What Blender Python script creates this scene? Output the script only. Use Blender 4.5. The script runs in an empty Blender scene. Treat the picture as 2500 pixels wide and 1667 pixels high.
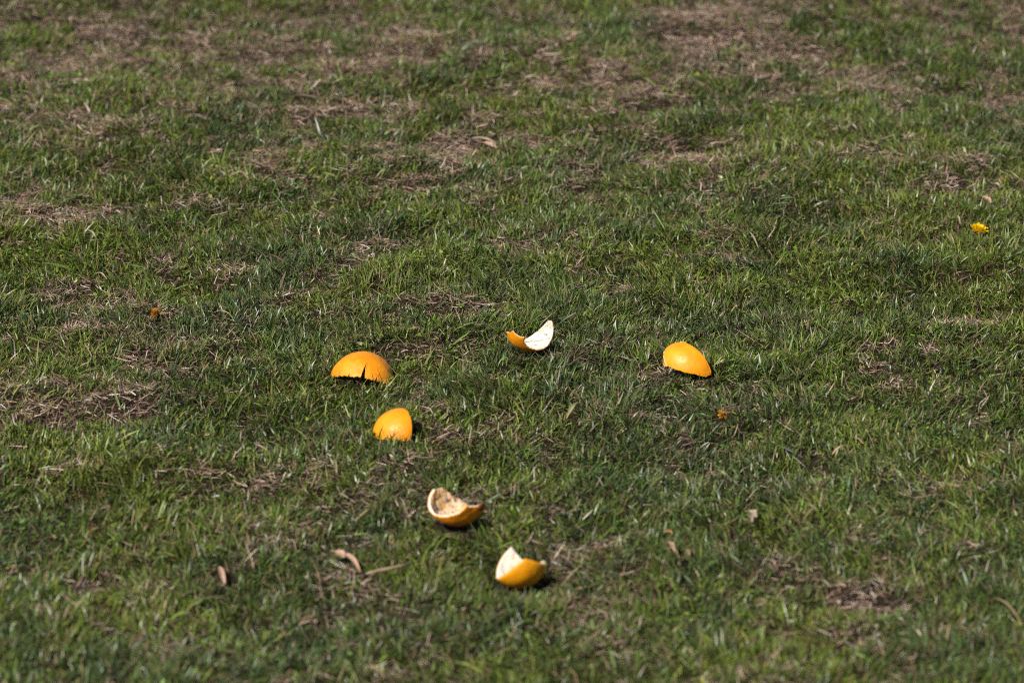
import bpy, math, random
import numpy as np
from mathutils import Vector, Matrix

random.seed(7)
rng = np.random.default_rng(20240611)
SC = bpy.context.scene
R = math.radians

# ------------------------------------------------------------------ camera
CAM_H = 1.68
PITCH = R(15.0)
LENS = 187.2
FOCUS = 6.55
cam_d = bpy.data.cameras.new('camera')
cam = bpy.data.objects.new('camera', cam_d)
SC.collection.objects.link(cam)
cam.location = (0, 0, CAM_H)
cam.rotation_euler = (math.pi / 2 - PITCH, 0, 0)
cam_d.lens = LENS
cam_d.sensor_width = 36
cam_d.clip_start = 0.05
cam_d.clip_end = 500
cam_d.dof.use_dof = True
cam_d.dof.focus_distance = FOCUS
cam_d.dof.aperture_fstop = 8.0
SC.camera = cam

# ------------------------------------------------------------------ sky, sun, exposure
SUN_EL = R(42)
SUN_AZ = R(38)            # light travels away from the camera and to the right
w = bpy.data.worlds.new('World')
SC.world = w
w.use_nodes = True
nt = w.node_tree
nt.nodes.clear()
out = nt.nodes.new('ShaderNodeOutputWorld')
bg = nt.nodes.new('ShaderNodeBackground')
sky = nt.nodes.new('ShaderNodeTexSky')
sky.sky_type = 'NISHITA'
sky.sun_disc = False
sky.sun_elevation = SUN_EL
sky.sun_rotation = math.pi + SUN_AZ
bg.inputs['Strength'].default_value = 0.05
nt.links.new(sky.outputs[0], bg.inputs[0])
nt.links.new(bg.outputs[0], out.inputs[0])
sl = bpy.data.lights.new('sun', 'SUN')
sl.energy = 5.0
sl.angle = R(0.5)
sl.color = (1.0, 0.95, 0.88)
sun = bpy.data.objects.new('sun', sl)
SC.collection.objects.link(sun)
trav = Vector((math.sin(SUN_AZ) * math.cos(SUN_EL), math.cos(SUN_AZ) * math.cos(SUN_EL), -math.sin(SUN_EL)))
sun.rotation_euler = trav.to_track_quat('-Z', 'Y').to_euler()
sun.location = (-3, 2, 6)
SC.view_settings.view_transform = 'Standard'
SC.view_settings.look = 'None'
SC.view_settings.exposure = 0.08
SC.cycles.use_denoising = False
SC.cycles.filter_width = 1.0
SC.view_settings.gamma = 1.0

# ------------------------------------------------------------------ helpers
FX = 2500 * LENS / 36.0


def nse(x, y, seed):
    """smooth value noise in 0..1"""
    xi = np.floor(x).astype(np.int64); yi = np.floor(y).astype(np.int64)
    xf = x - xi; yf = y - yi
    u = xf * xf * (3 - 2 * xf); v = yf * yf * (3 - 2 * yf)

    def hsh(a, b):
        h = (a * 374761393 + b * 668265263 + seed * 1442695041) & 0xFFFFFFFF
        h = ((h ^ (h >> 13)) * 1274126177) & 0xFFFFFFFF
        h = h ^ (h >> 16)
        return (h & 0xFFFFFF) / float(0xFFFFFF)
    a = hsh(xi, yi); b = hsh(xi + 1, yi); c = hsh(xi, yi + 1); d = hsh(xi + 1, yi + 1)
    return (a * (1 - u) + b * u) * (1 - v) + (c * (1 - u) + d * u) * v


def fbm(x, y, scale, seed, octs=3):
    s = 0; amp = 1; tot = 0
    for o in range(octs):
        s = s + amp * nse(x / scale * 2 ** o, y / scale * 2 ** o, seed + o * 17)
        tot += amp; amp *= 0.5
    return s / tot


def ground_h(x, y):
    x = np.asarray(x, float); y = np.asarray(y, float)
    fade = np.clip((3.2 - np.abs(x)) / 1.0, 0, 1) * np.clip((12.5 - y) / 1.5, 0, 1) * np.clip((y - 2.2) / 1.0, 0, 1)
    h = (fbm(x, y, 0.55, 3, 2) - .5) * 0.030 + (fbm(x, y, 0.13, 9, 2) - .5) * 0.030 + (fbm(x, y, 0.045, 12, 2) - .5) * 0.016
    return h * fade


def ray(px, py):
    """unit direction of the line of sight through a point of the photograph (2500 x 1667)"""
    x = (px - 1250) / FX
    y = (833.5 - py) / FX
    d = np.array([x, math.cos(PITCH) + y * math.sin(PITCH), -math.sin(PITCH) + y * math.cos(PITCH)])
    return d / np.linalg.norm(d)


def on_ground(px, py, lift=0.0):
    d = ray(px, py); z = 0.0
    for _ in range(8):
        t = (CAM_H - z) / -d[2]
        p = np.array([0, 0, CAM_H]) + d * t
        z = float(ground_h(p[0], p[1])) + lift
    return p


def px_of(x, y):
    """where ground points fall, in photograph pixels (to shape the layout of the lawn's patches)"""
    z = 0.0
    cy = y * math.cos(PITCH) + CAM_H * math.sin(PITCH)
    up = y * math.sin(PITCH) - CAM_H * math.cos(PITCH)
    return 1250 + x / cy * FX, 833.5 - up / cy * FX


def mk_mesh(name, verts, faces, mat, parent=None, smooth=True, mat2=None, n_first=0):
    me = bpy.data.meshes.new(name)
    me.from_pydata([tuple(map(float, v)) for v in verts], [], [tuple(f) for f in faces])
    me.validate()
    me.polygons.foreach_set('use_smooth', [smooth] * len(me.polygons))
    me.materials.append(mat)
    if mat2 is not None:
        me.materials.append(mat2)
        me.polygons.foreach_set('material_index', [0 if k < n_first else 1 for k in range(len(me.polygons))])
    o = bpy.data.objects.new(name, me)
    SC.collection.objects.link(o)
    if parent is not None:
        o.parent = parent
    return o


def tag(o, label=None, cat=None, group=None, kind=None):
    if label: o['label'] = label
    if cat: o['category'] = cat
    if group: o['group'] = group
    if kind: o['kind'] = kind
    return o


def empty(name, loc):
    o = bpy.data.objects.new(name, None)
    o.empty_display_size = 0.03
    o.location = tuple(map(float, loc))
    SC.collection.objects.link(o)
    return o


# ------------------------------------------------------------------ materials
def new_mat(name):
    m = bpy.data.materials.new(name)
    m.use_nodes = True
    n = m.node_tree
    n.nodes.clear()
    o = n.nodes.new('ShaderNodeOutputMaterial')
    b = n.nodes.new('ShaderNodeBsdfPrincipled')
    n.links.new(b.outputs[0], o.inputs[0])
    return m, n, b, o


def tex_noise(n, scale, detail=3, rough=.5, dist=0.0, vec=None):
    t = n.nodes.new('ShaderNodeTexNoise')
    t.inputs['Scale'].default_value = scale
    t.inputs['Detail'].default_value = detail
    t.inputs['Roughness'].default_value = rough
    t.inputs['Distortion'].default_value = dist
    if vec is not None:
        n.links.new(vec, t.inputs['Vector'])
    return t


def ramp(n, stops, src):
    r = n.nodes.new('ShaderNodeValToRGB')
    el = r.color_ramp.elements
    while len(el) < len(stops):
        el.new(0.5)
    for e, (p, c) in zip(el, stops):
        e.position = p
        e.color = (c[0], c[1], c[2], 1)
    n.links.new(src, r.inputs[0])
    return r


def mixc(n, fac, a, b):
    m = n.nodes.new('ShaderNodeMix')
    m.data_type = 'RGBA'
    if isinstance(fac, float): m.inputs[0].default_value = fac
    else: n.links.new(fac, m.inputs[0])
    for s, i in ((a, 6), (b, 7)):
        if isinstance(s, tuple): m.inputs[i].default_value = (*s, 1)
        else: n.links.new(s, m.inputs[i])
    return m.outputs[2]


def bump(n, b, src, strength, dist):
    bp = n.nodes.new('ShaderNodeBump')
    bp.inputs['Strength'].default_value = strength
    bp.inputs['Distance'].default_value = dist
    n.links.new(src, bp.inputs['Height'])
    n.links.new(bp.outputs[0], b.inputs['Normal'])


def blade_material(name, transl, rough, spec):
    m, n, b, o = new_mat(name)
    at = n.nodes.new('ShaderNodeAttribute')
    at.attribute_name = 'tint'
    geo = n.nodes.new('ShaderNodeNewGeometry')
    nz = tex_noise(n, 1200, 2, vec=geo.outputs['Position'])
    r = ramp(n, [(0.3, (.78, .78, .78)), (0.7, (1.2, 1.2, 1.2))], nz.outputs[0])
    mm = n.nodes.new('ShaderNodeMix'); mm.data_type = 'RGBA'; mm.blend_type = 'MULTIPLY'
    mm.inputs[0].default_value = 1.0
    n.links.new(at.outputs['Color'], mm.inputs[6]); n.links.new(r.outputs[0], mm.inputs[7])
    n.links.new(mm.outputs[2], b.inputs['Base Color'])
    b.inputs['Roughness'].default_value = rough
    b.inputs['Specular IOR Level'].default_value = spec
    if transl > 0:
        t = n.nodes.new('ShaderNodeBsdfTranslucent')
        n.links.new(mm.outputs[2], t.inputs['Color'])
        ms = n.nodes.new('ShaderNodeMixShader')
        ms.inputs[0].default_value = transl
        n.links.new(b.outputs[0], ms.inputs[1]); n.links.new(t.outputs[0], ms.inputs[2])
        n.links.new(ms.outputs[0], o.inputs[0])
    return m


M_GRASS = blade_material('grass_blade', 0.16, 0.36, 0.38)
M_STRAW = blade_material('dry_straw', 0.12, 0.6, 0.3)

# soil / lawn sheet
m, n, b, o = new_mat('lawn_soil')
geo = n.nodes.new('ShaderNodeNewGeometry')
n1 = tex_noise(n, 60, 6, .65, vec=geo.outputs['Position'])
n2 = tex_noise(n, 4, 4, .6, vec=geo.outputs['Position'])
n3 = tex_noise(n, 400, 4, .7, vec=geo.outputs['Position'])
soil = ramp(n, [(.35, (.015, .010, .006)), (.55, (.045, .030, .020)), (.75, (.10, .07, .048))], n3.outputs[0])
grn = ramp(n, [(.35, (.02, .028, .010)), (.6, (.05, .07, .022)), (.8, (.10, .10, .05))], n1.outputs[0])
# far from the photographed patch only the sheet is left, so it turns the colour of turf there
sep = n.nodes.new('ShaderNodeSeparateXYZ'); n.links.new(geo.outputs['Position'], sep.inputs[0])
vl = n.nodes.new('ShaderNodeVectorMath'); vl.operation = 'DISTANCE'
n.links.new(geo.outputs['Position'], vl.inputs[0]); vl.inputs[1].default_value = (0, 7, 0)
mr = n.nodes.new('ShaderNodeMapRange'); n.links.new(vl.outputs['Value'], mr.inputs[0])
mr.inputs[1].default_value = 3.2; mr.inputs[2].default_value = 5.5
c = mixc(n, mr.outputs[0], soil.outputs[0], grn.outputs[0])
n.links.new(c, b.inputs['Base Color'])
b.inputs['Roughness'].default_value = .95
b.inputs['Specular IOR Level'].default_value = .1
bump(n, b, n3.outputs[0], .9, .004)
M_SOIL = m

# orange skin
def rind_material(name, c_lo, c_hi, seed):
    m, n, b, o = new_mat(name)
    tc = n.nodes.new('ShaderNodeTexCoord')
    mp = n.nodes.new('ShaderNodeMapping'); mp.inputs['Location'].default_value = (seed, seed * .7, 0)
    n.links.new(tc.outputs['Object'], mp.inputs[0])
    a = tex_noise(n, 45, 4, .6, vec=mp.outputs[0])
    base = ramp(n, [(.35, c_lo), (.68, c_hi)], a.outputs[0])
    # dull bruises and small specks
    s = tex_noise(n, 120, 5, .7, .6, vec=mp.outputs[0])
    sp = ramp(n, [(.66, (0, 0, 0)), (.74, (.7, .7, .7))], s.outputs[0])
    c1 = mixc(n, sp.outputs[0], base.outputs[0], (.42, .17, .035))
    s2 = tex_noise(n, 30, 5, .65, 1.2, vec=mp.outputs[0])
    sp2 = ramp(n, [(.58, (0, 0, 0)), (.70, (.5, .5, .5))], s2.outputs[0])
    c2 = mixc(n, sp2.outputs[0], c1, (.85, .42, .12))
    n.links.new(c2, b.inputs['Base Color'])
    b.inputs['Roughness'].default_value = .42
    b.inputs['Specular IOR Level'].default_value = .45
    v = n.nodes.new('ShaderNodeTexVoronoi'); v.inputs['Scale'].default_value = 900
    n.links.new(tc.outputs['Object'], v.inputs['Vector'])
    vr = ramp(n, [(.0, (0, 0, 0)), (.45, (1, 1, 1))], v.outputs['Distance'])
    add = n.nodes.new('ShaderNodeMath'); add.operation = 'ADD'
    n.links.new(vr.outputs[0], add.inputs[0])
    ml = n.nodes.new('ShaderNodeMath'); ml.operation = 'MULTIPLY'; ml.inputs[1].default_value = 3.0
    lo = tex_noise(n, 160, 2, .5, vec=mp.outputs[0])
    n.links.new(lo.outputs[0], ml.inputs[0]); n.links.new(ml.outputs[0], add.inputs[1])
    bump(n, b, add.outputs[0], .5, .0004)
    return m


# pith
def pith_material(name, white, tan, dark, tan_at, dark_at, seed):
    m, n, b, o = new_mat(name)
    tc = n.nodes.new('ShaderNodeTexCoord')
    mp = n.nodes.new('ShaderNodeMapping'); mp.inputs['Location'].default_value = (seed, seed * 1.3, seed * .4)
    n.links.new(tc.outputs['Object'], mp.inputs[0])
    a = tex_noise(n, 48, 5, .6, .8, vec=mp.outputs[0])
    r1 = ramp(n, [(tan_at - .07, (0, 0, 0)), (tan_at + .10, (1, 1, 1))], a.outputs[0])
    c1 = mixc(n, r1.outputs[0], white, tan)
    k = tex_noise(n, 50, 6, .7, 2.0, vec=mp.outputs[0])
    r2 = ramp(n, [(dark_at - .03, (0, 0, 0)), (dark_at + .05, (1, 1, 1))], k.outputs[0])
    c2 = mixc(n, r2.outputs[0], c1, dark)
    n.links.new(c2, b.inputs['Base Color'])
    b.inputs['Roughness'].default_value = .85
    b.inputs['Specular IOR Level'].default_value = .2
    bump(n, b, k.outputs[0], .7, .0015)
    return m


def leaf_material(name, c0, c1, scale=120, rough=.7, transl=.2):
    m, n, b, o = new_mat(name)
    tc = n.nodes.new('ShaderNodeTexCoord')
    a = tex_noise(n, scale, 5, .65, .5, vec=tc.outputs['Object'])
    r = ramp(n, [(.3, c0), (.7, c1)], a.outputs[0])
    n.links.new(r.outputs[0], b.inputs['Base Color'])
    b.inputs['Roughness'].default_value = rough
    b.inputs['Specular IOR Level'].default_value = .3
    bump(n, b, a.outputs[0], .5, .001)
    t = n.nodes.new('ShaderNodeBsdfTranslucent'); n.links.new(r.outputs[0], t.inputs[0])
    ms = n.nodes.new('ShaderNodeMixShader'); ms.inputs[0].default_value = transl
    n.links.new(b.outputs[0], ms.inputs[1]); n.links.new(t.outputs[0], ms.inputs[2])
    n.links.new(ms.outputs[0], o.inputs[0])
    return m


# ------------------------------------------------------------------ the ground sheet
def axis(core0, core1, step, far0, far1):
    a = list(np.arange(core0, core1 + 1e-6, step))
    s = step; v = core1
    while v < far1:
        s *= 1.5; v = min(v + s, far1); a.append(v)
    s = step; v = core0; left = []
    while v > far0:
        s *= 1.5; v = max(v - s, far0); left.append(v)
    return np.array(left[::-1] + a)


gx = axis(-1.9, 1.9, .016, -120, 120)
gy = axis(4.2, 10.6, .016, -60, 260)
X, Y = np.meshgrid(gx, gy)
Z = ground_h(X, Y)
V = np.stack([X, Y, Z], -1).reshape(-1, 3)
nx, ny = len(gx), len(gy)
ii, jj = np.meshgrid(np.arange(nx - 1), np.arange(ny - 1))
q = (jj * nx + ii).ravel()
F = np.stack([q, q + 1, q + nx + 1, q + nx], -1)


def fast_mesh(name, V, F, mat, tint=None, smooth=True):
    me = bpy.data.meshes.new(name)
    nf, k = F.shape
    me.vertices.add(len(V)); me.vertices.foreach_set('co', V.astype(np.float32).ravel())
    me.loops.add(nf * k); me.loops.foreach_set('vertex_index', F.astype(np.int32).ravel())
    me.polygons.add(nf)
    me.polygons.foreach_set('loop_start', np.arange(0, nf * k, k, dtype=np.int32))
    me.polygons.foreach_set('loop_total', np.full(nf, k, dtype=np.int32))
    me.polygons.foreach_set('use_smooth', np.full(nf, smooth))
    if tint is not None:
        at = me.color_attributes.new('tint', 'FLOAT_COLOR', 'POINT')
        rgba = np.ones((len(V), 4), np.float32); rgba[:, :3] = tint
        at.data.foreach_set('color', rgba.ravel())
    me.update(calc_edges=True)
    me.materials.append(mat)
    o = bpy.data.objects.new(name, me)
    SC.collection.objects.link(o)
    return o


tag(fast_mesh('ground', V, F, M_SOIL), 'dark crumbly soil under the lawn', 'ground', kind='structure')

# ------------------------------------------------------------------ orange peels
RIGHT = np.array([1.0, 0, 0])
UPV = np.array([0, math.sin(PITCH), math.cos(PITCH)])
AWAY = np.array([0, math.cos(PITCH), -math.sin(PITCH)])


def wdir(v):
    v = np.asarray(v, float)
    d = v[..., 0:1] * RIGHT + v[..., 1:2] * UPV + v[..., 2:3] * AWAY
    return d / np.linalg.norm(d, axis=-1, keepdims=True)


def unit(v):
    v = np.asarray(v, float); return v / np.linalg.norm(v)


FOOT = []     # (x, y, underside height) of everything that presses on the grass


def grid_faces(N, M, flip=False):
    f = []
    for i in range(N - 1):
        for j in range(M - 1):
            a = i * M + j
            q = (a, a + 1, a + M + 1, a + M)
            f.append(q[::-1] if flip else q)
    return f


def shell(D, rad, thick, opx, lift, label, rind_mat, pith_mat, seed, elong=None, wob=.02, stem=None, torn=None):
    """a piece of peel: D is an N x M grid of directions from the orange's centre"""
    N, M, _ = D.shape
    ii, jj = np.meshgrid(np.arange(N), np.arange(M), indexing='ij')
    nz = fbm(ii * 1.0, jj * 1.0 * N / M, N / 3.0, seed, 2) - .5
    nz2 = fbm(ii * 1.0, jj * 1.0 * N / M, N / 14.0, seed + 5, 2) - .5
    rr = rad * (1 + wob * 2 * nz + .006 * nz2)
    outer = D * rr[..., None]
    if elong is not None:
        ax, k = elong
        outer = outer + (outer @ ax)[..., None] * ax * (k - 1)
    nrm = np.cross(np.gradient(outer, axis=0), np.gradient(outer, axis=1))
    nrm /= np.linalg.norm(nrm, axis=-1, keepdims=True) + 1e-12
    sgn = np.sign((nrm * D).sum(-1).mean()); nrm *= sgn
    nz3 = fbm(ii * 1.0, jj * 1.0 * N / M, N / 20.0, seed + 9, 3) - .5
    # edge weight rounds the pith's rim
    ed = np.minimum(np.minimum(ii, N - 1 - ii) / (N * .06), np.minimum(jj, M - 1 - jj) / (M * .08)).clip(0, 1)
    th = thick * (.72 + .28 * ed) * (1 + .5 * nz3)
    mid = outer - nrm * .0009
    inner = outer - D * th[..., None]
    # pull the inner surface slightly in from the rim so that the cut edge is seen
    cen = outer.mean((0, 1))
    zmin = min(outer[..., 2].min(), inner[..., 2].min())
    d = ray(*opx)
    z = 0.0; t = 6.5
    for _ in range(12):
        O = np.array([0, 0, CAM_H]) + d * t
        low = outer.reshape(-1, 3)[np.argmin(outer[..., 2])] + O
        z = float(ground_h(low[0], low[1])) + lift - zmin
        t = (CAM_H - z) / -d[2]
    O = np.array([0, 0, CAM_H]) + d * t
    cw = cen + O
    base = np.array([cw[0], cw[1], float(ground_h(cw[0], cw[1]))])
    root = empty('orange_peel', base)
    tag(root, label, 'orange peel', 'pieces of orange peel lying on the grass')
    off = O - base
    n = N * M
    # boundary loop
    loop = [(0, j) for j in range(M)] + [(i, M - 1) for i in range(1, N)] + \
           [(N - 1, j) for j in range(M - 2, -1, -1)] + [(i, 0) for i in range(N - 2, 0, -1)]
    idx = [i * M + j for i, j in loop]
    L = len(idx)
    fl = sgn < 0

    def wall(a0, b0, lst_a, lst_b):
        f = []
        for k in range(L):
            k2 = (k + 1) % L
            q = (a0 + lst_a[k], a0 + lst_a[k2], b0 + lst_b[k2], b0 + lst_b[k])
            f.append(q if fl else q[::-1])
        return f
    # skin: outer grid + 0.9 mm of cut edge
    rim_r = [mid.reshape(-1, 3)[k] for k in idx]
    Vr = np.concatenate([outer.reshape(-1, 3), np.array(rim_r)]) + off
    Fr = grid_faces(N, M, fl) + wall(0, n, idx, list(range(L)))
    mk_mesh('rind', Vr, Fr, rind_mat, root)
    # pith: cut edge below the skin + inner surface
    bul = np.array([(mid.reshape(-1, 3)[k] * .45 + inner.reshape(-1, 3)[k] * .55) for k in idx])
    Vp = np.concatenate([inner.reshape(-1, 3), np.array(rim_r), bul]) + off
    Fp = grid_faces(N, M, not fl)
    Fp += wall(n, n + L, list(range(L)), list(range(L)))
    Fp += wall(n + L, 0, list(range(L)), idx)
    mk_mesh('pith', Vp, Fp, pith_mat, root, mat2=PI_RIM, n_first=(N - 1) * (M - 1))
    for P in (outer, inner):
        W = (P + O).reshape(-1, 3)
        FOOT.append(W)
    return root, O, off


def lune(P, c, half, lat, N=120, M=56, notch=None, seed=1, jag=.03, lat0=None, blunt=(0, 0), rnd=(0, 0), far=1.0, nearf=1.0):
    P = unit(P); c = unit(c); c = unit(c - P * (c @ P)); nn = np.cross(P, c)
    lats = np.radians(np.linspace(-(lat0 or lat), lat, N))
    g = np.linspace(-1, 1, M)
    D = np.zeros((N, M, 3))
    for i, la in enumerate(lats):
        hl = hr = R(half)
        k = i / N * 9
        hl *= 1 + jag * (2 * float(nse(np.array(k), np.array(.5), seed)) - 1) + jag * .5 * (2 * float(nse(np.array(k * 4), np.array(3.5), seed)) - 1) + .03 * (2 * float(nse(np.array(k * 11), np.array(5.5), seed)) - 1)
        hr *= 1 + jag * (2 * float(nse(np.array(k), np.array(7.5), seed)) - 1) + jag * .5 * (2 * float(nse(np.array(k * 4), np.array(9.5), seed)) - 1) + .03 * (2 * float(nse(np.array(k * 11), np.array(11.5), seed)) - 1)
        hl *= far; hr *= nearf
        bl = 1 + (blunt[0] if la < 0 else blunt[1]) * (abs(la) / R(90)) ** 5
        hl *= bl; hr *= bl
        for la0, wid, dep in (notch or ()):
            d = abs(math.degrees(la) - la0) / wid
            hr *= 1 - dep * max(0, 1 - d) ** .8
        lons = np.where(g < 0, g * hl, g * hr)
        lv = (la * (1 - (rnd[0] if la < 0 else rnd[1]) * g ** 2 * (abs(la) / R(lat0 or lat if la < 0 else lat)) ** 2))[:, None] if True else la
        D[i] = np.sin(lv) * P + np.cos(lv) * (np.cos(lons)[:, None] * c + np.sin(lons)[:, None] * nn)
    return wdir(D), wdir(P)


OR_A = rind_material('orange_skin_bright', (.90, .28, .004), (.96, .37, .009), 1.0)
OR_B = rind_material('orange_skin_deep', (.84, .25, .005), (.92, .33, .009), 5.0)
OR_D = rind_material('orange_skin_warm', (.90, .31, .005), (.96, .40, .010), 3.0)
OR_C = rind_material('orange_skin_yellow', (.86, .32, .003), (.94, .40, .006), 9.0)
PI_A = pith_material('pith_white', (.84, .77, .66), (.66, .50, .34), (.20, .15, .13), .54, .575, 2.0)
PI_B = pith_material('pith_dried', (.80, .62, .42), (.60, .34, .10), (.14, .10, .09), .45, .54, 6.3)
PI_C = pith_material('pith_cream', (.86, .78, .66), (.70, .50, .28), (.45, .30, .16), .58, .70, 11.0)

PI_RIM = pith_material('pith_cut_edge', (.88, .80, .68), (.78, .60, .40), (.50, .30, .16), .60, .72, 17.0)
# 1 torn dome, left of the row
D, ax = lune((-.965, .10, .24), (.02, .87, -.5), 46, 74, N=200, M=60, notch=((-15, 3.6, .72), (33, 2.6, .40), (-42, 2.2, .30), (10, 1.6, .18)), seed=3, rnd=(.22, .28))  # deepest notch is the split; smaller ones imitate blade shadows by shape
shell(D, .0400, .004, (884, 940), .000,
      'low domed orange peel with a split in its front edge, lying skin up', OR_A, PI_A, 11, wob=.025)
# 2 curled boat with white inside
D, ax = lune((.66, .17, .73), (-.115, -.93, .32), 34, 85, seed=5, lat0=84, blunt=(1.15, .4), rnd=(.30, .05), jag=.05, far=.86)
shell(D, .0350, .0026, (1299, 788), .006,
      'crescent of orange peel curling up to show its clean white pith', OR_A, PI_A, 21, wob=.03)
# 3 smooth teardrop dome
D, ax = lune((.69, -.27, -.67), (-.18, .83, -.52), 60, 84, seed=7, jag=.02, lat0=42, rnd=(.9, .1), blunt=(0, .1), nearf=.22)
shell(D, .0308, .004, (1684, 899), .003,
      'smooth teardrop shaped orange peel lying skin up at the right end of the row', OR_D, PI_A, 31, wob=.012,
      elong=(wdir(np.array([[.90, -.43, 0.]]))[0], 1.22))
# 4 round dome
D, ax = lune((.37, -.18, -.91), (-.605, .70, -.38), 51, 84, seed=9, jag=.02)
shell(D, .0325, .004, (979, 1065), -.004,
      'rounded dome of orange peel lying skin up below the torn one', OR_D, PI_A, 41, wob=.015)
# 5 dried boat
D, ax = lune((-.60, .25, .75), (-.06, -.96, .28), 53, 82, seed=13, jag=.05, blunt=(.7, .0), rnd=(.14, .04))
r5, O5, off5 = shell(D, .0352, .0042, (1114, 1204), .005,
                     'boat shaped orange peel lying open with dried tan and grey pith', OR_B, PI_B, 51, wob=.03)
# 6 upright chip: four-cornered bowl
A_, B_, C_, D_ = [unit(v) for v in ((-.75, -.62, .17), (-.25, .45, .86), (.74, -.24, .50), (.22, .10, -.95))]
bot = unit((.02, -1, 0))
N = 70
Dg = np.zeros((N, N, 3))
for i, s in enumerate(np.linspace(0, 1, N)):
    for j, t in enumerate(np.linspace(0, 1, N)):
        v = A_ * (1 - s) * (1 - t) + B_ * (1 - s) * t + C_ * s * t + D_ * s * (1 - t)
        v = v * 1.0 + bot * .55 * (1 - t) ** 0 * s * s * 4 * t * (1 - t) * (1 - s) * 1.2 + bot * .28 * (4 * t * (1 - t)) * max(0, 1 - 3 * s) * 0
        v = v + bot * .25 * 4 * s * (1 - s) * t ** 3
        v = v + bot * .62 * (16 * s * (1 - s) * t * (1 - t)) ** .7
        Dg[i, j] = unit(v)
Dw = wdir(Dg)
r6, O6, off6 = shell(Dw, .0298, .0035, (1266, 1367), .004,
                     'small three cornered orange peel standing up with a pale pointed flap', OR_C, PI_C, 61, wob=.02)

# stem scar on the right tip of the dried piece, and the torn shred on the chip
def blob(name, cen, rad, mat, parent, flat=(1, 1, .5), seed=0, axis=None):
    V = []; Fc = []; n1, n2 = 10, 18
    for i in range(n1):
        th = math.pi * i / (n1 - 1)
        for j in range(n2):
            ph = 2 * math.pi * j / n2
            k = 1 + .25 * (float(nse(np.array(i * .9), np.array(j * .9 if j < n2 / 2 else (n2 - j) * .9), seed)) - .5) * 2
            V.append((rad * k * math.sin(th) * math.cos(ph) * flat[0], rad * k * math.sin(th) * math.sin(ph) * flat[1], rad * k * math.cos(th) * flat[2]))
    q = Vector(axis if axis is not None else (0, 0, 1)).to_track_quat('Z', 'Y').to_matrix()
    V = [tuple(np.array(q @ Vector(v)) + cen) for v in V]
    for i in range(n1 - 1):
        for j in range(n2):
            Fc.append((i * n2 + j, i * n2 + (j + 1) % n2, (i + 1) * n2 + (j + 1) % n2, (i + 1) * n2 + j))
    return mk_mesh(name, V, Fc, mat, parent)


M_SCAR = leaf_material('stem_scar', (.10, .035, .012), (.34, .16, .06), 300, .8, 0.0)
dscar = wdir(np.array([[.78, -.40, -.50]]))[0]
blob('stem_scar', dscar * .0345 + off5, .0055, M_SCAR, r5, (1, 1, .4), 5, dscar)
M_SHRED = leaf_material('pith_shred', (.62, .48, .26), (.80, .66, .42), 200, .8, .2)
d6 = wdir(np.array([[.72, -.16, .45]]))[0]
blob('torn_shred', d6 * .0305 + off6, .0042, M_SHRED, r6, (.8, 1.2, .9), 9, d6)

# ------------------------------------------------------------------ dandelions
def strips_mesh(name, items, mat, parent):
    """items: list of (base, dir, up, length, width, curl) -> one mesh of thin curved strips"""
    V = []; Fc = []
    for (b0, d, up, L, W, curl) in items:
        d = unit(d); up = unit(np.asarray(up) - d * (np.asarray(up) @ d)); s = np.cross(d, up)
        k0 = len(V); p = np.array(b0, float); dd = d.copy(); S = 5
        for k in range(S):
            f = k / (S - 1)
            wv = W * (.45 + .75 * math.sin(math.pi * min(1, f * .75 + .15)))
            V += [p - s * wv / 2, p + s * wv / 2]
            a = curl / (S - 1)
            dd = unit(dd * math.cos(a) + up * math.sin(a)); up = unit(up - dd * (up @ dd))
            p = p + dd * L / (S - 1)
        for k in range(S - 1):
            a = k0 + 2 * k
            Fc.append((a, a + 1, a + 3, a + 2))
    return mk_mesh(name, V, Fc, mat, parent)


def tube(name, pts, rads, mat, parent=None, seg=8):
    V = []; Fc = []
    pts = [np.array(p, float) for p in pts]
    for i, p in enumerate(pts):
        d = unit(pts[min(i + 1, len(pts) - 1)] - pts[max(i - 1, 0)])
        a = unit(np.cross(d, (0.1, .2, 1))) if abs(d[2]) < .98 else unit(np.cross(d, (1, 0, 0)))
        b2 = np.cross(d, a)
        for k in range(seg):
            t = 2 * math.pi * k / seg
            V.append(p + rads[i] * (math.cos(t) * a + math.sin(t) * b2))
    for i in range(len(pts) - 1):
        for k in range(seg):
            Fc.append((i * seg + k, i * seg + (k + 1) % seg, (i + 1) * seg + (k + 1) % seg, (i + 1) * seg + k))
    Fc.append(tuple(range(seg))[::-1]); Fc.append(tuple((len(pts) - 1) * seg + k for k in range(seg)))
    return mk_mesh(name, V, Fc, mat, parent)


M_PET = leaf_material('petal_yellow', (.90, .58, .004), (.95, .74, .010), 400, .55, .3)
M_PETW = leaf_material('petal_wilted', (.14, .045, .004), (.62, .26, .010), 700, .7, .2)
M_PETO = leaf_material('petal_faded', (.30, .13, .03), (.85, .42, .015), 500, .65, .2)
M_STEM = leaf_material('stem_green', (.08, .13, .03), (.16, .20, .06), 300, .5, .2)
M_CALYX = leaf_material('calyx_brown', (.05, .04, .02), (.14, .10, .05), 300, .6, .1)


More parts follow.
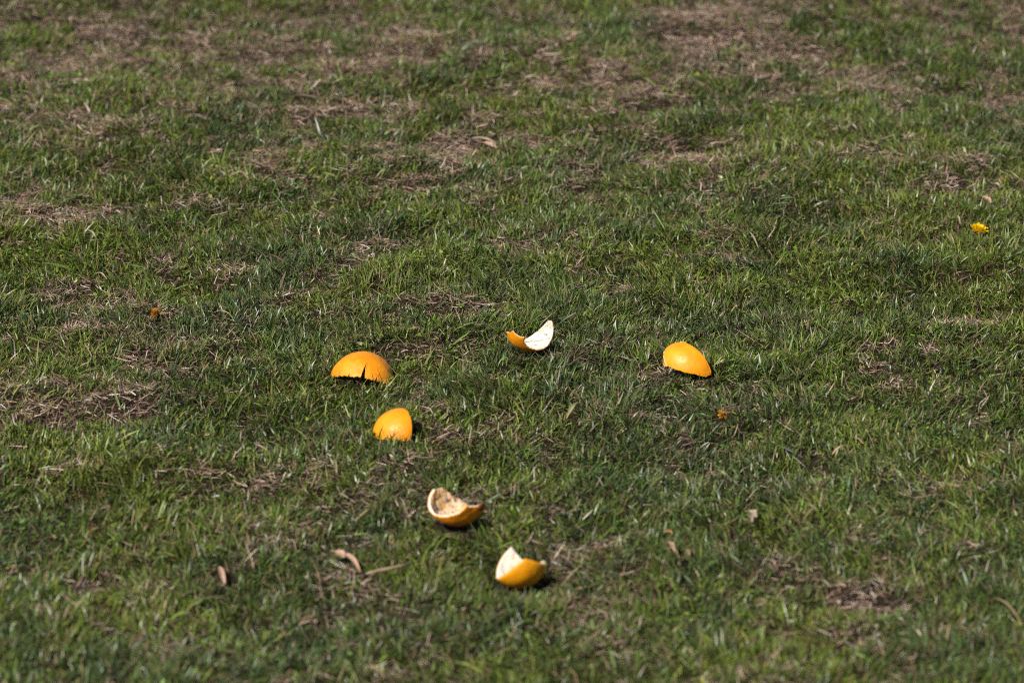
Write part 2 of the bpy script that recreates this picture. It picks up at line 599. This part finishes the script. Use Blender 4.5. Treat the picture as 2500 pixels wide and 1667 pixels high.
def flower(px, py, rad, height, n, mat, label, axis, close, seed, halves=False, lop=0.0):
    rs = random.Random(seed)
    c = on_ground(px, py, height)
    base = np.array([c[0], c[1] + .004, float(ground_h(c[0], c[1]))])
    root = empty('dandelion', base)
    tag(root, label, 'dandelion')
    A = unit(axis); s1 = unit(np.cross(A, (1, 0.1, 0))); s2 = np.cross(A, s1)
    top = c - base
    items = []
    for k in range(n):
        f = k / n
        ang = k * 2.39996
        if halves and abs(math.sin(ang)) > .97:
            continue
        tilt = R(12 + 62 * f) * (1 - close)
        rr = rad * (.55 + .45 * f) * rs.uniform(.75, 1.12)
        tilt += rs.uniform(-.15, .15)
        h = math.cos(ang) * s1 + math.sin(ang) * s2
        d = A * math.cos(tilt) + h * math.sin(tilt)
        L = rr * (1.0 + lop * rs.uniform(-.5, .5))
        items.append((top + h * rad * .10 * f - A * rad * .35, d, A if lop == 0 else rs.choice([A, -A]), L, rad * .26, rs.uniform(-.1, .5) + lop * rs.uniform(0, 1.5)))
    strips_mesh('petals', items, mat, root)
    blob('calyx', top - A * rad * .45, rad * .34, M_CALYX if lop else M_STEM, root, (1, 1, 1.2), seed, A)
    s0 = top - A * rad * .5
    tube('stem', [s0, s0 * .5 + np.array([.003, .002, 0]) * .5, np.array([.004, .004, -.002])], [.0013, .0014, .0015], M_STEM, root)
    FOOT.append(np.array([c + A * .002]) + np.array([[x, y, -.004] for x in np.linspace(-rad, rad, 12) for y in np.linspace(-rad * .7, rad * .7, 10)]))
    return root


flower(2390, 558, .0120, .016, 120, M_PET, 'bright yellow open dandelion flower standing in the grass', (.1, -.30, .9), .0, 3)
flower(381, 764, .0078, .012, 130, M_PETW, 'wilted orange brown dandelion head beside dry thatch', (-.5, -.45, .75), .25, 5, lop=.8)
flower(1764, 1010, .0070, .010, 80, M_PETO, 'small faded orange dandelion head sunk in the grass', (.45, -.35, .7), .15, 8, lop=.8)


# ------------------------------------------------------------------ dead leaves, straws, twig
def leaf(name, p0, p1, width, lift, curl, fold, mat, label, cat, seed, prof=.6, arch=.004, bites=0, N=22, M=9, tip=.0, group=None):
    """a curled blade between two points of the photograph, lying on the turf"""
    a = on_ground(*p0, lift); b2 = on_ground(*p1, lift)
    mid = (a + b2) / 2
    base = np.array([mid[0], mid[1], float(ground_h(mid[0], mid[1]))])
    d = unit(b2 - a); s = unit(np.cross((0, 0, 1), d)); up = np.cross(d, s)
    L = np.linalg.norm(b2 - a)
    rs = np.random.default_rng(seed)
    V = []
    for i in range(N):
        f = i / (N - 1)
        wv = width * (math.sin(math.pi * min(.999, max(.001, f ** prof * (1 - tip) + tip * .5))) ** .7) * (1 + .18 * (float(nse(np.array(f * 5.), np.array(.3), seed)) - .5))
        wv = max(wv, width * .04)
        c = a + d * L * f + up * (arch * math.sin(math.pi * f)) + s * (float(nse(np.array(f * 2.5), np.array(4.3), seed)) - .5) * width * .5
        for j in range(M):
            g = 2 * j / (M - 1) - 1
            th = g * fold * (1 + curl * f)
            off = s * wv / 2 * (math.sin(th) / max(fold, .01)) + up * wv / 2 * ((1 - math.cos(th)) / max(fold, .01))
            off = off + up * (float(nse(np.array(f * 9.), np.array(g * 3 + 9.), seed)) - .5) * width * .12
            V.append(c + off - base)
    V = np.array(V)
    F1 = grid_faces(N, M)
    n0 = len(V)
    V2 = V - np.array([0, 0, .00035])
    F2 = [tuple(k + n0 for k in f[::-1]) for f in F1]
    loop = [j for j in range(M)] + [i * M + M - 1 for i in range(1, N)] + [(N - 1) * M + j for j in range(M - 2, -1, -1)] + [i * M for i in range(N - 2, 0, -1)]
    F3 = [(loop[k], loop[k] + n0, loop[(k + 1) % len(loop)] + n0, loop[(k + 1) % len(loop)]) for k in range(len(loop))]
    o = mk_mesh(name, np.concatenate([V, V2]), F1 + F2 + F3, mat)
    o.location = tuple(base)
    tag(o, label, cat, group)
    FOOT.append(V + base)
    return o


M_PINK = leaf_material('leaf_pinkish', (.50, .30, .20), (.74, .52, .38), 90)
M_TAN = leaf_material('leaf_tan', (.30, .19, .10), (.52, .38, .22), 120)
M_PALE = leaf_material('leaf_pale', (.36, .28, .19), (.60, .50, .37), 120)
M_LIME = leaf_material('leaf_pale_green', (.34, .34, .14), (.50, .48, .24), 120)
M_RED = leaf_material('stem_red', (.12, .035, .025), (.24, .09, .07), 200)
M_RUST = leaf_material('leaf_rust', (.38, .16, .05), (.62, .34, .14), 150)

leaf('dead_leaf', (813, 1348), (838, 1360), .012, .014, .0, .9, M_PINK, 'rounded pinkish scrap of dead leaf left of the twig', 'leaf', 1, .8, .003, tip=.3)
leaf('dead_leaf', (836, 1352), (878, 1396), .0075, .012, .3, 1.1, M_PINK, 'folded pinkish tan strip of dead leaf lying beside the rounded scrap', 'leaf', 2, .7, .005)
leaf('dead_leaf', (532, 1382), (552, 1432), .0065, .007, .3, 1.0, M_PINK, 'narrow pinkish dead leaf low on the left side of the lawn', 'leaf', 3, .9, .004)
leaf('seed_pod', (1383, 1022), (1413, 981), .0065, .012, .1, 1.3, M_LIME, 'pale yellow green pointed husk lying on the grass below the row of peels', 'husk', 4, .9, .004)
leaf('dead_leaf', (1824, 1250), (1850, 1262), .010, .014, .4, .9, M_PALE, 'small cream coloured dead leaf with two lobes right of the dried peel', 'leaf', 5, .8, .002)
leaf('dead_leaf', (1828, 1244), (1838, 1275), .006, .013, .4, .9, M_PALE, 'thin cream sliver of leaf crossing the small two lobed one', 'leaf', 55, .8, .002)
leaf('dead_leaf', (1152, 338), (1210, 352), .010, .007, .2, .8, M_PALE, 'broad pale dead leaf lying in the far grass above the peels', 'leaf', 6, .9, .003)
leaf('dead_leaf', (1165, 350), (1215, 362), .012, .009, .2, .7, M_PINK, 'pinkish dead leaf tucked under the broad pale one', 'leaf', 66, .9, .003)
leaf('dry_straw', (2427, 1458), (2500, 1528), .0034, .012, .0, .9, M_TAN, 'long tan straw slanting out of the lower right corner', 'straw', 7, .8, .006)
leaf('dry_straw', (893, 1624), (941, 1654), .0042, .012, .0, .9, M_TAN, 'short tan straw lying at the bottom edge of the lawn', 'straw', 8, .8, .004)
leaf('red_stem', (229, 1270), (219, 1316), .0032, .012, .0, 1.2, M_RED, 'thin reddish brown stem standing in the grass at the left', 'stem', 9, .8, .005)
leaf('dead_leaf', (1620, 1300), (1642, 1305), .007, .012, .3, .9, M_RUST, 'tiny rust orange scrap of leaf in the grass right of centre', 'leaf', 10, .9, .002)
leaf('dead_leaf', (1632, 1322), (1649, 1346), .006, .010, .3, .9, M_PINK, 'small salmon coloured leaf scrap just below the rust one', 'leaf', 11, .9, .002)
leaf('dead_leaf', (1672, 1340), (1686, 1356), .006, .010, .3, .9, M_TAN, 'small tan leaf scrap right of the salmon one', 'leaf', 12, .9, .002)
leaf('dry_straw', (1829, 566), (1852, 606), .0028, .022, .0, 1.2, M_PALE, 'grass blade with its glint painted whitish, leaning in the lawn above the teardrop peel', 'straw', 13, .8, .003)  # sun glint on a glossy grass blade, put into a pale colour
leaf('dry_straw', (2336, 527), (2345, 549), .0030, .020, .0, 1.2, M_PALE, 'short whitish straw just left of the bright yellow flower', 'straw', 14, .8, .003)
leaf('dry_straw', (232, 667), (262, 683), .0028, .014, .0, 1.2, M_PALE, 'curved white straw in the grass above the wilted flower', 'straw', 15, .8, .004)
leaf('dry_straw', (215, 562), (237, 585), .0038, .014, .0, 1.2, M_PALE, 'pale straw at the right end of a dry patch far left', 'straw', 16, .8, .003)
leaf('dead_leaf', (2398, 480), (2416, 497), .008, .013, .3, .9, M_PINK, 'small reddish dead leaf above the bright yellow flower', 'leaf', 17, .9, .003)
leaf('dead_leaf', (2424, 450), (2441, 455), .006, .013, .3, .9, M_PALE, 'tiny pale leaf scrap near the right edge above the reddish one', 'leaf', 18, .9, .002)
leaf('dry_straw', (583, 418), (607, 440), .0032, .014, .0, 1.2, M_TAN, 'stiff tan straw crossing the grass in the far left half', 'straw', 19, .8, .003)
leaf('dry_straw', (522, 763), (562, 766), .0024, .014, .0, 1.2, M_PALE, 'fine pale straw lying level right of the wilted flower', 'straw', 20, .8, .003)
leaf('dry_straw', (2032, 1110), (2066, 1086), .0032, .016, .0, 1.2, M_PINK, 'pinkish straw pointing up to the right in the right half', 'straw', 21, .8, .003)

# twig: three jointed pieces
tp = [on_ground(*p, .011) for p in ((893, 1400), (925, 1396), (945, 1391), (975, 1388), (1010, 1378))]
for k, dz in enumerate((0, .002, 0.001, .003, .002)):
    tp[k][2] += dz
tb = np.array([tp[2][0], tp[2][1], float(ground_h(tp[2][0], tp[2][1]))])
M_TWIG = leaf_material('twig_bark', (.22, .15, .09), (.46, .36, .22), 250, .8, 0)
o = tube('twig', [p - tb for p in tp], [.0011, .0016, .0019, .0014, .0008], M_TWIG)
o.location = tuple(tb)
tag(o, 'thin knobbly tan twig lying level in the near grass below the peels', 'twig')

# ------------------------------------------------------------------ footprint maps: nothing grows through the things on the lawn
CELL = .004
FX0, FY0, FNX, FNY = -1.0, 4.5, 500, 1100
under = np.full((FNX, FNY), 9.9)
near = np.zeros((FNX, FNY))
for W in FOOT:
    i = ((W[:, 0] - FX0) / CELL).astype(int); j = ((W[:, 1] - FY0) / CELL).astype(int)
    ok = (i > 1) & (i < FNX - 2) & (j > 1) & (j < FNY - 2)
    for di in (-1, 0, 1):
        for dj in (-1, 0, 1):
            np.minimum.at(under, (i[ok] + di, j[ok] + dj), W[ok, 2])
free = under.copy()
PR = 11
occ = under < 5
for di in range(-PR, PR + 1):
    for dj in range(-PR, PR + 1):
        r = math.hypot(di, dj) / PR
        if r <= 1:
            near = np.maximum(near, np.roll(np.roll(occ, di, 0), dj, 1) * (1 - r))


def foot(x, y):
    i = ((x - FX0) / CELL).astype(int); j = ((y - FY0) / CELL).astype(int)
    ok = (i >= 0) & (i < FNX) & (j >= 0) & (j < FNY)
    i = i.clip(0, FNX - 1); j = j.clip(0, FNY - 1)
    return np.where(ok, under[i, j], 9.9), np.where(ok, near[i, j], 0)


# ------------------------------------------------------------------ where the turf is dry
# (photo x, photo y, half width, half height, strength) of the bare, straw-coloured patches, laid out on the ground
DRY = [(150, 1010, 200, 60, 1.35), (120, 1165, 140, 24, 1.3), (60, 900, 70, 40, .6), (200, 830, 110, 18, .7), (270, 745, 140, 25, .75),
       (350, 790, 90, 20, .55), (510, 528, 80, 17, 1.5), (190, 565, 130, 24, 1.2), (60, 575, 60, 25, .7), (370, 625, 60, 18, .55),
       (595, 670, 45, 18, .9), (925, 645, 40, 12, .5), (1000, 470, 110, 35, .75), (1390, 600, 70, 14, .7),
       (1520, 718, 95, 12, .7), (1205, 762, 62, 16, 1), (1020, 755, 50, 8, .5), (740, 1168, 60, 12, .4), (1050, 1130, 70, 18, .6),
       (1670, 1160, 70, 16, .65), (2330, 832, 120, 26, .8), (1960, 825, 50, 16, .8), (2100, 1446, 110, 28, 1.3), (1960, 1545, 110, 28, .6),
       (2230, 1490, 60, 20, .5), (360, 1410, 90, 22, .6), (560, 1405, 50, 20, .45), (875, 1430, 60, 25, .75), (1020, 1650, 80, 18, .4),
       (440, 1290, 80, 18, .45), (1250, 1240, 80, 20, .3), (1520, 1400, 70, 16, .5), (1700, 1540, 80, 20, .45), (1400, 190, 170, 38, 1.0),
       (1750, 95, 190, 50, 1.1), (1560, 240, 90, 22, .9), (640, 140, 190, 45, .9), (780, 160, 120, 30, .8), (330, 90, 170, 40, .9),
       (110, 150, 120, 30, .7), (680, 215, 90, 20, .7), (1080, 110, 110, 25, .6), (2050, 190, 160, 30, .75), (2300, 60, 180, 50, .6),
       (1850, 150, 140, 35, .9), (1740, 285, 60, 16, .8), (1650, 365, 90, 16, .8), (1530, 340, 40, 14, .6), (1230, 340, 90, 20, .55),
       (780, 250, 80, 18, .5), (180, 310, 110, 25, .5), (420, 180, 120, 30, .7), (1950, 220, 110, 22, .7), (2420, 300, 80, 25, .5),
       (900, 150, 100, 25, .8), (2090, 210, 50, 14, .8), (2430, 1480, 60, 18, .4), (700, 790, 60, 12, .4), (1290, 730, 60, 12, .3),
       (860, 1540, 50, 20, .3), (60, 1400, 70, 25, .35), (1300, 870, 80, 14, .45), (1640, 905, 40, 10, .6), (40, 1060, 60, 30, .8)]
GREEN = [(2050, 700, 450, 170, .7), (1250, 680, 200, 60, .6), (900, 560, 90, 30, .4), (700, 900, 200, 60, .5), (1800, 1050, 500, 130, .6),
         (500, 1100, 200, 60, .5), (820, 330, 220, 45, .35), (1150, 560, 220, 45, .35), (40, 90, 90, 45, .8), (980, 1250, 260, 60, .3),
         (1150, 290, 250, 40, .3), (700, 1560, 500, 70, .4), (1510, 90, 45, 25, .9), (2170, 100, 120, 35, .7), (960, 900, 260, 60, .3),
         (1900, 290, 200, 30, .3), (100, 660, 120, 60, .7), (1620, 540, 260, 50, .4), (1450, 960, 300, 60, .5)]
COARSE = [(560, 300, 90, 30, 1), (620, 290, 40, 25, 1), (380, 430, 100, 28, .9), (960, 530, 110, 40, 1.1), (1060, 520, 60, 30, .8),
          (1150, 640, 55, 30, 1.2), (1110, 860, 90, 40, 1.0), (700, 700, 70, 30, .9), (250, 900, 120, 50, .8), (60, 880, 90, 40, .8),
          (1720, 590, 60, 20, .9), (2000, 330, 80, 25, .6), (1000, 1300, 60, 25, .6), (540, 1260, 50, 30, .6), (1520, 110, 40, 20, .8),
          (2250, 720, 120, 40, .5), (960, 620, 60, 20, .6), (350, 1060, 90, 30, .5), (2400, 1250, 90, 50, .4), (1400, 1450, 60, 30, .4),
          (450, 690, 60, 22, .6), (880, 470, 60, 20, .7), (200, 640, 60, 30, .6), (1900, 560, 90, 25, .5), (1300, 430, 90, 25, .5)]


def field(lst, px, py):
    s = np.zeros_like(px)
    for (cx, cy, rx, ry, a) in lst:
        wob = 1 + .0 * px
        d = ((px - cx) / rx) ** 2 + ((py - cy) / ry) ** 2
        s = np.maximum(s, a * np.exp(-d * .9) * wob)
    return s


def dryness(x, y):
    px, py = px_of(x, y)
    px2 = px + (fbm(x, y * .6, .045, 61, 3) - .5) * 170
    py2 = py + (fbm(x, y * .6, .045, 71, 3) - .5) * 95
    d = field(DRY, px2, py2)
    g = field(GREEN, px2, py2)
    n1 = fbm(x, y * .6, .09, 31, 3); n2 = fbm(x, y * .7, .028, 41, 3)
    far = np.clip((560 - py) / 560, -.3, 1.2)
    base = .12 + .25 * far + (n1 - .5) * 1.2 + (n2 - .5) * 1.6
    return np.clip(base + d * .74 - g * .32, 0, 1)


# ------------------------------------------------------------------ blades
def blade_mesh(name, mat, P, phi, th0, bend, L, W, roll, c0, c1, tipw=.25, side=None):
    n = len(P)
    S = 4
    h = np.stack([np.cos(phi), np.sin(phi), np.zeros(n)], -1)
    zz = np.array([0, 0, 1.0])
    sd = np.stack([-np.sin(phi), np.cos(phi), np.zeros(n)], -1)
    pts = []; cur = P.copy()
    prof = [.75, 1.0, .85, tipw]
    Vv = np.zeros((n, S, 2, 3), np.float32)
    Cc = np.zeros((n, S, 2, 3), np.float32)
    for k in range(S):
        f = k / (S - 1)
        th = th0 + bend * f
        d = h * np.sin(th)[:, None] + zz * np.cos(th)[:, None]
        up = -h * np.cos(th)[:, None] + zz * np.sin(th)[:, None]
        r = roll * (1 + .4 * f)
        wv = sd * np.cos(r)[:, None] + up * np.sin(r)[:, None]
        ww = (W * prof[k] / 2)[:, None]
        Vv[:, k, 0] = cur - wv * ww
        Vv[:, k, 1] = cur + wv * ww
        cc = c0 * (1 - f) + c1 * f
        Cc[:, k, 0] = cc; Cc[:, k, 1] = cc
        thm = th0 + bend * (f + .5 / (S - 1))
        dm = h * np.sin(thm)[:, None] + zz * np.cos(thm)[:, None]
        cur = cur + dm * (L / (S - 1))[:, None]
    V = Vv.reshape(-1, 3)
    b0 = np.arange(n) * S * 2
    F = np.concatenate([np.stack([b0 + 2 * k, b0 + 2 * k + 1, b0 + 2 * k + 3, b0 + 2 * k + 2], -1) for k in range(S - 1)])
    return fast_mesh(name, V, F, mat, Cc.reshape(-1, 3), smooth=True)


def keep_region(x, y):
    hw = 1.0 * 0.104 * y + .0
    inside = (np.abs(x) < hw + .04) & (y > 4.8) & (y < 8.75)
    side = (np.abs(x) < 1.55) & (y > 4.35) & (y < 10.2)
    return inside, side


def scatter(dens_in, dens_out):
    A = 3.1 * 5.85
    nin = int(dens_in * A * 1e4)
    x = rng.uniform(-1.55, 1.55, nin); y = rng.uniform(4.35, 10.2, nin)
    ins, sid = keep_region(x, y)
    k = ins | (rng.random(nin) < dens_out / dens_in)
    return x[k], y[k]


def finish(x, y, z_extra, L, phi, th0, bend, upright=False):
    """drop blades that would poke into the things lying on the turf, shorten those round them"""
    u, nr = foot(x, y)
    g = ground_h(x, y)
    top = g + z_extra + L * np.cos(np.clip(th0 + bend * .5, 0, 1.57))
    tx = x + np.cos(phi) * L * np.sin(np.clip(th0 + bend * .5, 0, 1.57)); ty = y + np.sin(phi) * L * np.sin(np.clip(th0 + bend * .5, 0, 1.57))
    u2, _ = foot(tx, ty)
    u3, _ = foot((x + tx) / 2, (y + ty) / 2)
    ok = (top < u - .0005)
    lean_in = ok & ~((top < u2 + .0005) & ((g + (top - g) * .6) < u3))
    if upright:
        nl = int(lean_in.sum())
        phi[lean_in] = np.where(rng.random(nl) < .6, math.pi, 0) + rng.normal(-.2, .45, nl)
        th0[lean_in] = np.abs(rng.normal(.1, .35, nl)); bend[lean_in] = rng.uniform(-.1, .45, nl)
        ok &= (u - g > .012) | (u > 5)
    else:
        ok &= ~lean_in
    return ok, g, nr


def pick(cols, wts, n):
    cols = np.array(cols); w2 = np.array(wts) / sum(wts)
    return cols[rng.choice(len(cols), n, p=w2)]


# --- live grass
def green_cols(x, y, n):
    t = .6 * fbm(x, y * .6, .10, 81, 2) + .4 * fbm(x, y * .7, .03, 83, 2)         # patches: fresh, mid, bluish
    t2 = rng.normal(0, .13, n) + t
    fresh = np.array([.140, .208, .026]); mid = np.array([.088, .144, .022]); blue = np.array([.062, .102, .034])
    a = np.clip((t2 - .5) * 5, 0, 1)[:, None]; b = np.clip((.5 - t2) * 5, 0, 1)[:, None]
    c = mid * (1 - a) * (1 - b) + fresh * a + blue * b
    c = c * np.exp(rng.normal(0, .50, n))[:, None]
    return c.clip(0, .30)


def live(name, label, dens_in, dens_out, Lr, Wr, th_m, th_s, seed, dry_cut=1.0, coarse=False):
    x, y = scatter(dens_in, dens_out)
    d = dryness(x, y)
    if coarse:
        px, py = px_of(x, y)
        f = field(COARSE, px, py) * (.5 + fbm(x, y, .03, 95, 2)) + np.clip((fbm(x, y, .07, 97, 2) - .64) * 4, 0, 1) * .5
        k = rng.random(len(x)) < np.clip(f, .015, 1)
    else:
        clump = fbm(x, y, .022, 55, 2)
        k = rng.random(len(x)) < np.clip(1.08 - d * 1.12 + (clump - .5) * 1.4, .05, 1)
    x, y, d = x[k], y[k], d[k]
    n = len(x)
    hh = .5 * fbm(x, y * .7, .07, 101, 2) + .5 * fbm(x, y * .8, .028, 103, 2)
    L = rng.uniform(*Lr, n) * (.05 + 1.9 * hh) * (1 - .35 * d)
    W = rng.uniform(*Wr, n)
    # blades fan out of small tufts: heading follows the offset from the tuft's middle
    ts = .035 if coarse else .016
    cx = (np.floor(x / ts) + .5) * ts + (nse(np.floor(x / ts), np.floor(y / ts), 5) - .5) * ts
    cy = (np.floor(y / ts) + .5) * ts + (nse(np.floor(x / ts), np.floor(y / ts), 6) - .5) * ts
    phi = np.arctan2(y - cy, x - cx) + rng.normal(0, .9, n)
    lean = fbm(x, y, .25, 111, 2) * 6.28 * 2
    phi = np.where(rng.random(n) < .35, lean + rng.normal(0, .6, n), phi)
    th0 = np.abs(rng.normal(th_m, th_s, n)).clip(0, 1.45)
    bend = rng.uniform(.1, .9, n)
    bend = np.minimum(bend, 1.62 - th0)
    roll = rng.normal(0, .6, n)
    ok, g, nr = finish(x, y, 0, L, phi, th0, bend, True)
    P = np.stack([x, y, g - .001], -1)
    c1 = green_cols(x, y, n) * np.exp(rng.normal(0, .15, n))[:, None]
    if coarse:
        c1 = c1 * np.array([1.08, 1.08, 1.7])
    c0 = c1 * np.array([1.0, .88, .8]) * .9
    # browned and bleached blades
    dead = rng.random(n) < (.10 + .30 * d)
    dc = pick([(.26, .18, .10), (.16, .10, .06), (.38, .29, .18), (.16, .13, .06), (.24, .22, .09)], [3, 3, 1.5, 2, 2], n) * np.exp(rng.normal(0, .2, n))[:, None]
    c1 = np.where(dead[:, None], dc, c1); c0 = np.where(dead[:, None], dc * .85, c0)
    tipd = rng.random(n) < .16
    c1 = np.where((tipd & ~dead)[:, None], c1 * .4 + np.array([.20, .15, .08]) * .6, c1)
    k = ok
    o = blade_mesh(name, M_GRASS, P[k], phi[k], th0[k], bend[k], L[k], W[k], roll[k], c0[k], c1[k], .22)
    tag(o, label, 'grass', kind='stuff')
    print(name, int(k.sum()))
    return o


live('grass', 'short mown green lawn grass covering the ground', 11.5, 2.4, (.008, .0225), (.0009, .0019), .68, .42, 1)
live('coarse_grass', 'coarse bluish green tufts leaning over the short lawn grass', 1.2, .5, (.018, .040), (.0015, .0030), .95, .35, 2, coarse=True)

# --- dead thatch lying between the blades
def thatch():
    x, y = scatter(7.0, 1.4)
    d = dryness(x, y)
    k = rng.random(len(x)) < np.clip(.14 + d * 1.05, 0, 1)
    x, y, d = x[k], y[k], d[k]
    n = len(x)
    L = rng.uniform(.005, .021, n) * (.8 + .5 * rng.random(n) ** 3)
    W = rng.uniform(.0004, .0012, n)
    phi = rng.uniform(0, 6.283, n)
    th0 = R(90) - np.abs(rng.normal(0, .22, n))
    up = rng.random(n) < .10
    th0 = np.where(up, rng.uniform(.5, 1.3, n), th0)
    bend = rng.normal(.05, .28, n)
    roll = rng.normal(0, .7, n)
    ze = rng.uniform(.0005, .007, n) * (.5 + .8 * d)
    ok, g, nr = finish(x, y, ze, L, phi, th0, bend)
    P = np.stack([x, y, g + ze], -1)
    c = pick([(.47, .31, .23), (.30, .18, .135), (.68, .51, .39), (.13, .085, .06), (.80, .68, .54), (.32, .26, .14), (.20, .16, .11)],
             [4, 4, 2.2, 3, .7, 1.2, 1.5], n) * np.exp(rng.normal(0, .22, n))[:, None]
    bl = fbm(x, y, .06, 131, 2)
    c = c * ((.42 + .55 * bl + .38 * d) * np.clip(1.0 - (y - 7.3) * .22, .68, 1.0))[:, None]
    c = c.clip(0, .85)
    o = blade_mesh('thatch', M_STRAW, P[ok], phi[ok], th0[ok], bend[ok], L[ok], W[ok], roll[ok], c[ok], (c * .95)[ok], .5)
    tag(o, 'dead straw coloured thatch lying between the grass blades', 'thatch', kind='stuff')
    print('thatch', int(ok.sum()))


thatch()

# --- low broad weed leaves (moss and clover like) hugging the ground
def weeds():
    x, y = scatter(2.0, .6)
    px, py = px_of(x, y)
    f = np.clip((fbm(x, y, .13, 141, 3) - .52) * 5, 0, 1) * .8 + field([(90, 660, 130, 60, 1), (2000, 1000, 300, 90, .4), (600, 1600, 500, 70, .4), (1700, 650, 300, 70, .35)], px, py)
    d = dryness(x, y)
    k = rng.random(len(x)) < np.clip(f * (1 - d), 0.02, 1)
    x, y = x[k], y[k]; n = len(x)
    L = rng.uniform(.003, .007, n); W = L * rng.uniform(.35, .65, n)
    phi = rng.uniform(0, 6.283, n)
    th0 = rng.uniform(.9, 1.5, n); bend = rng.uniform(-.3, .5, n); roll = rng.normal(0, .35, n)
    ze = rng.uniform(.002, .012, n)
    ok, g, nr = finish(x, y, ze, L, phi, th0, bend)
    P = np.stack([x, y, g + ze], -1)
    c = green_cols(x, y, n) * np.array([1.1, 1.1, .9])
    o = blade_mesh('weed_leaves', M_GRASS, P[ok], phi[ok], th0[ok], bend[ok], L[ok], W[ok], roll[ok], c[ok], c[ok], .35)
    tag(o, 'tiny low weed leaves growing among the grass blades', 'weeds', kind='stuff')
    print('weeds', int(ok.sum()))


weeds()
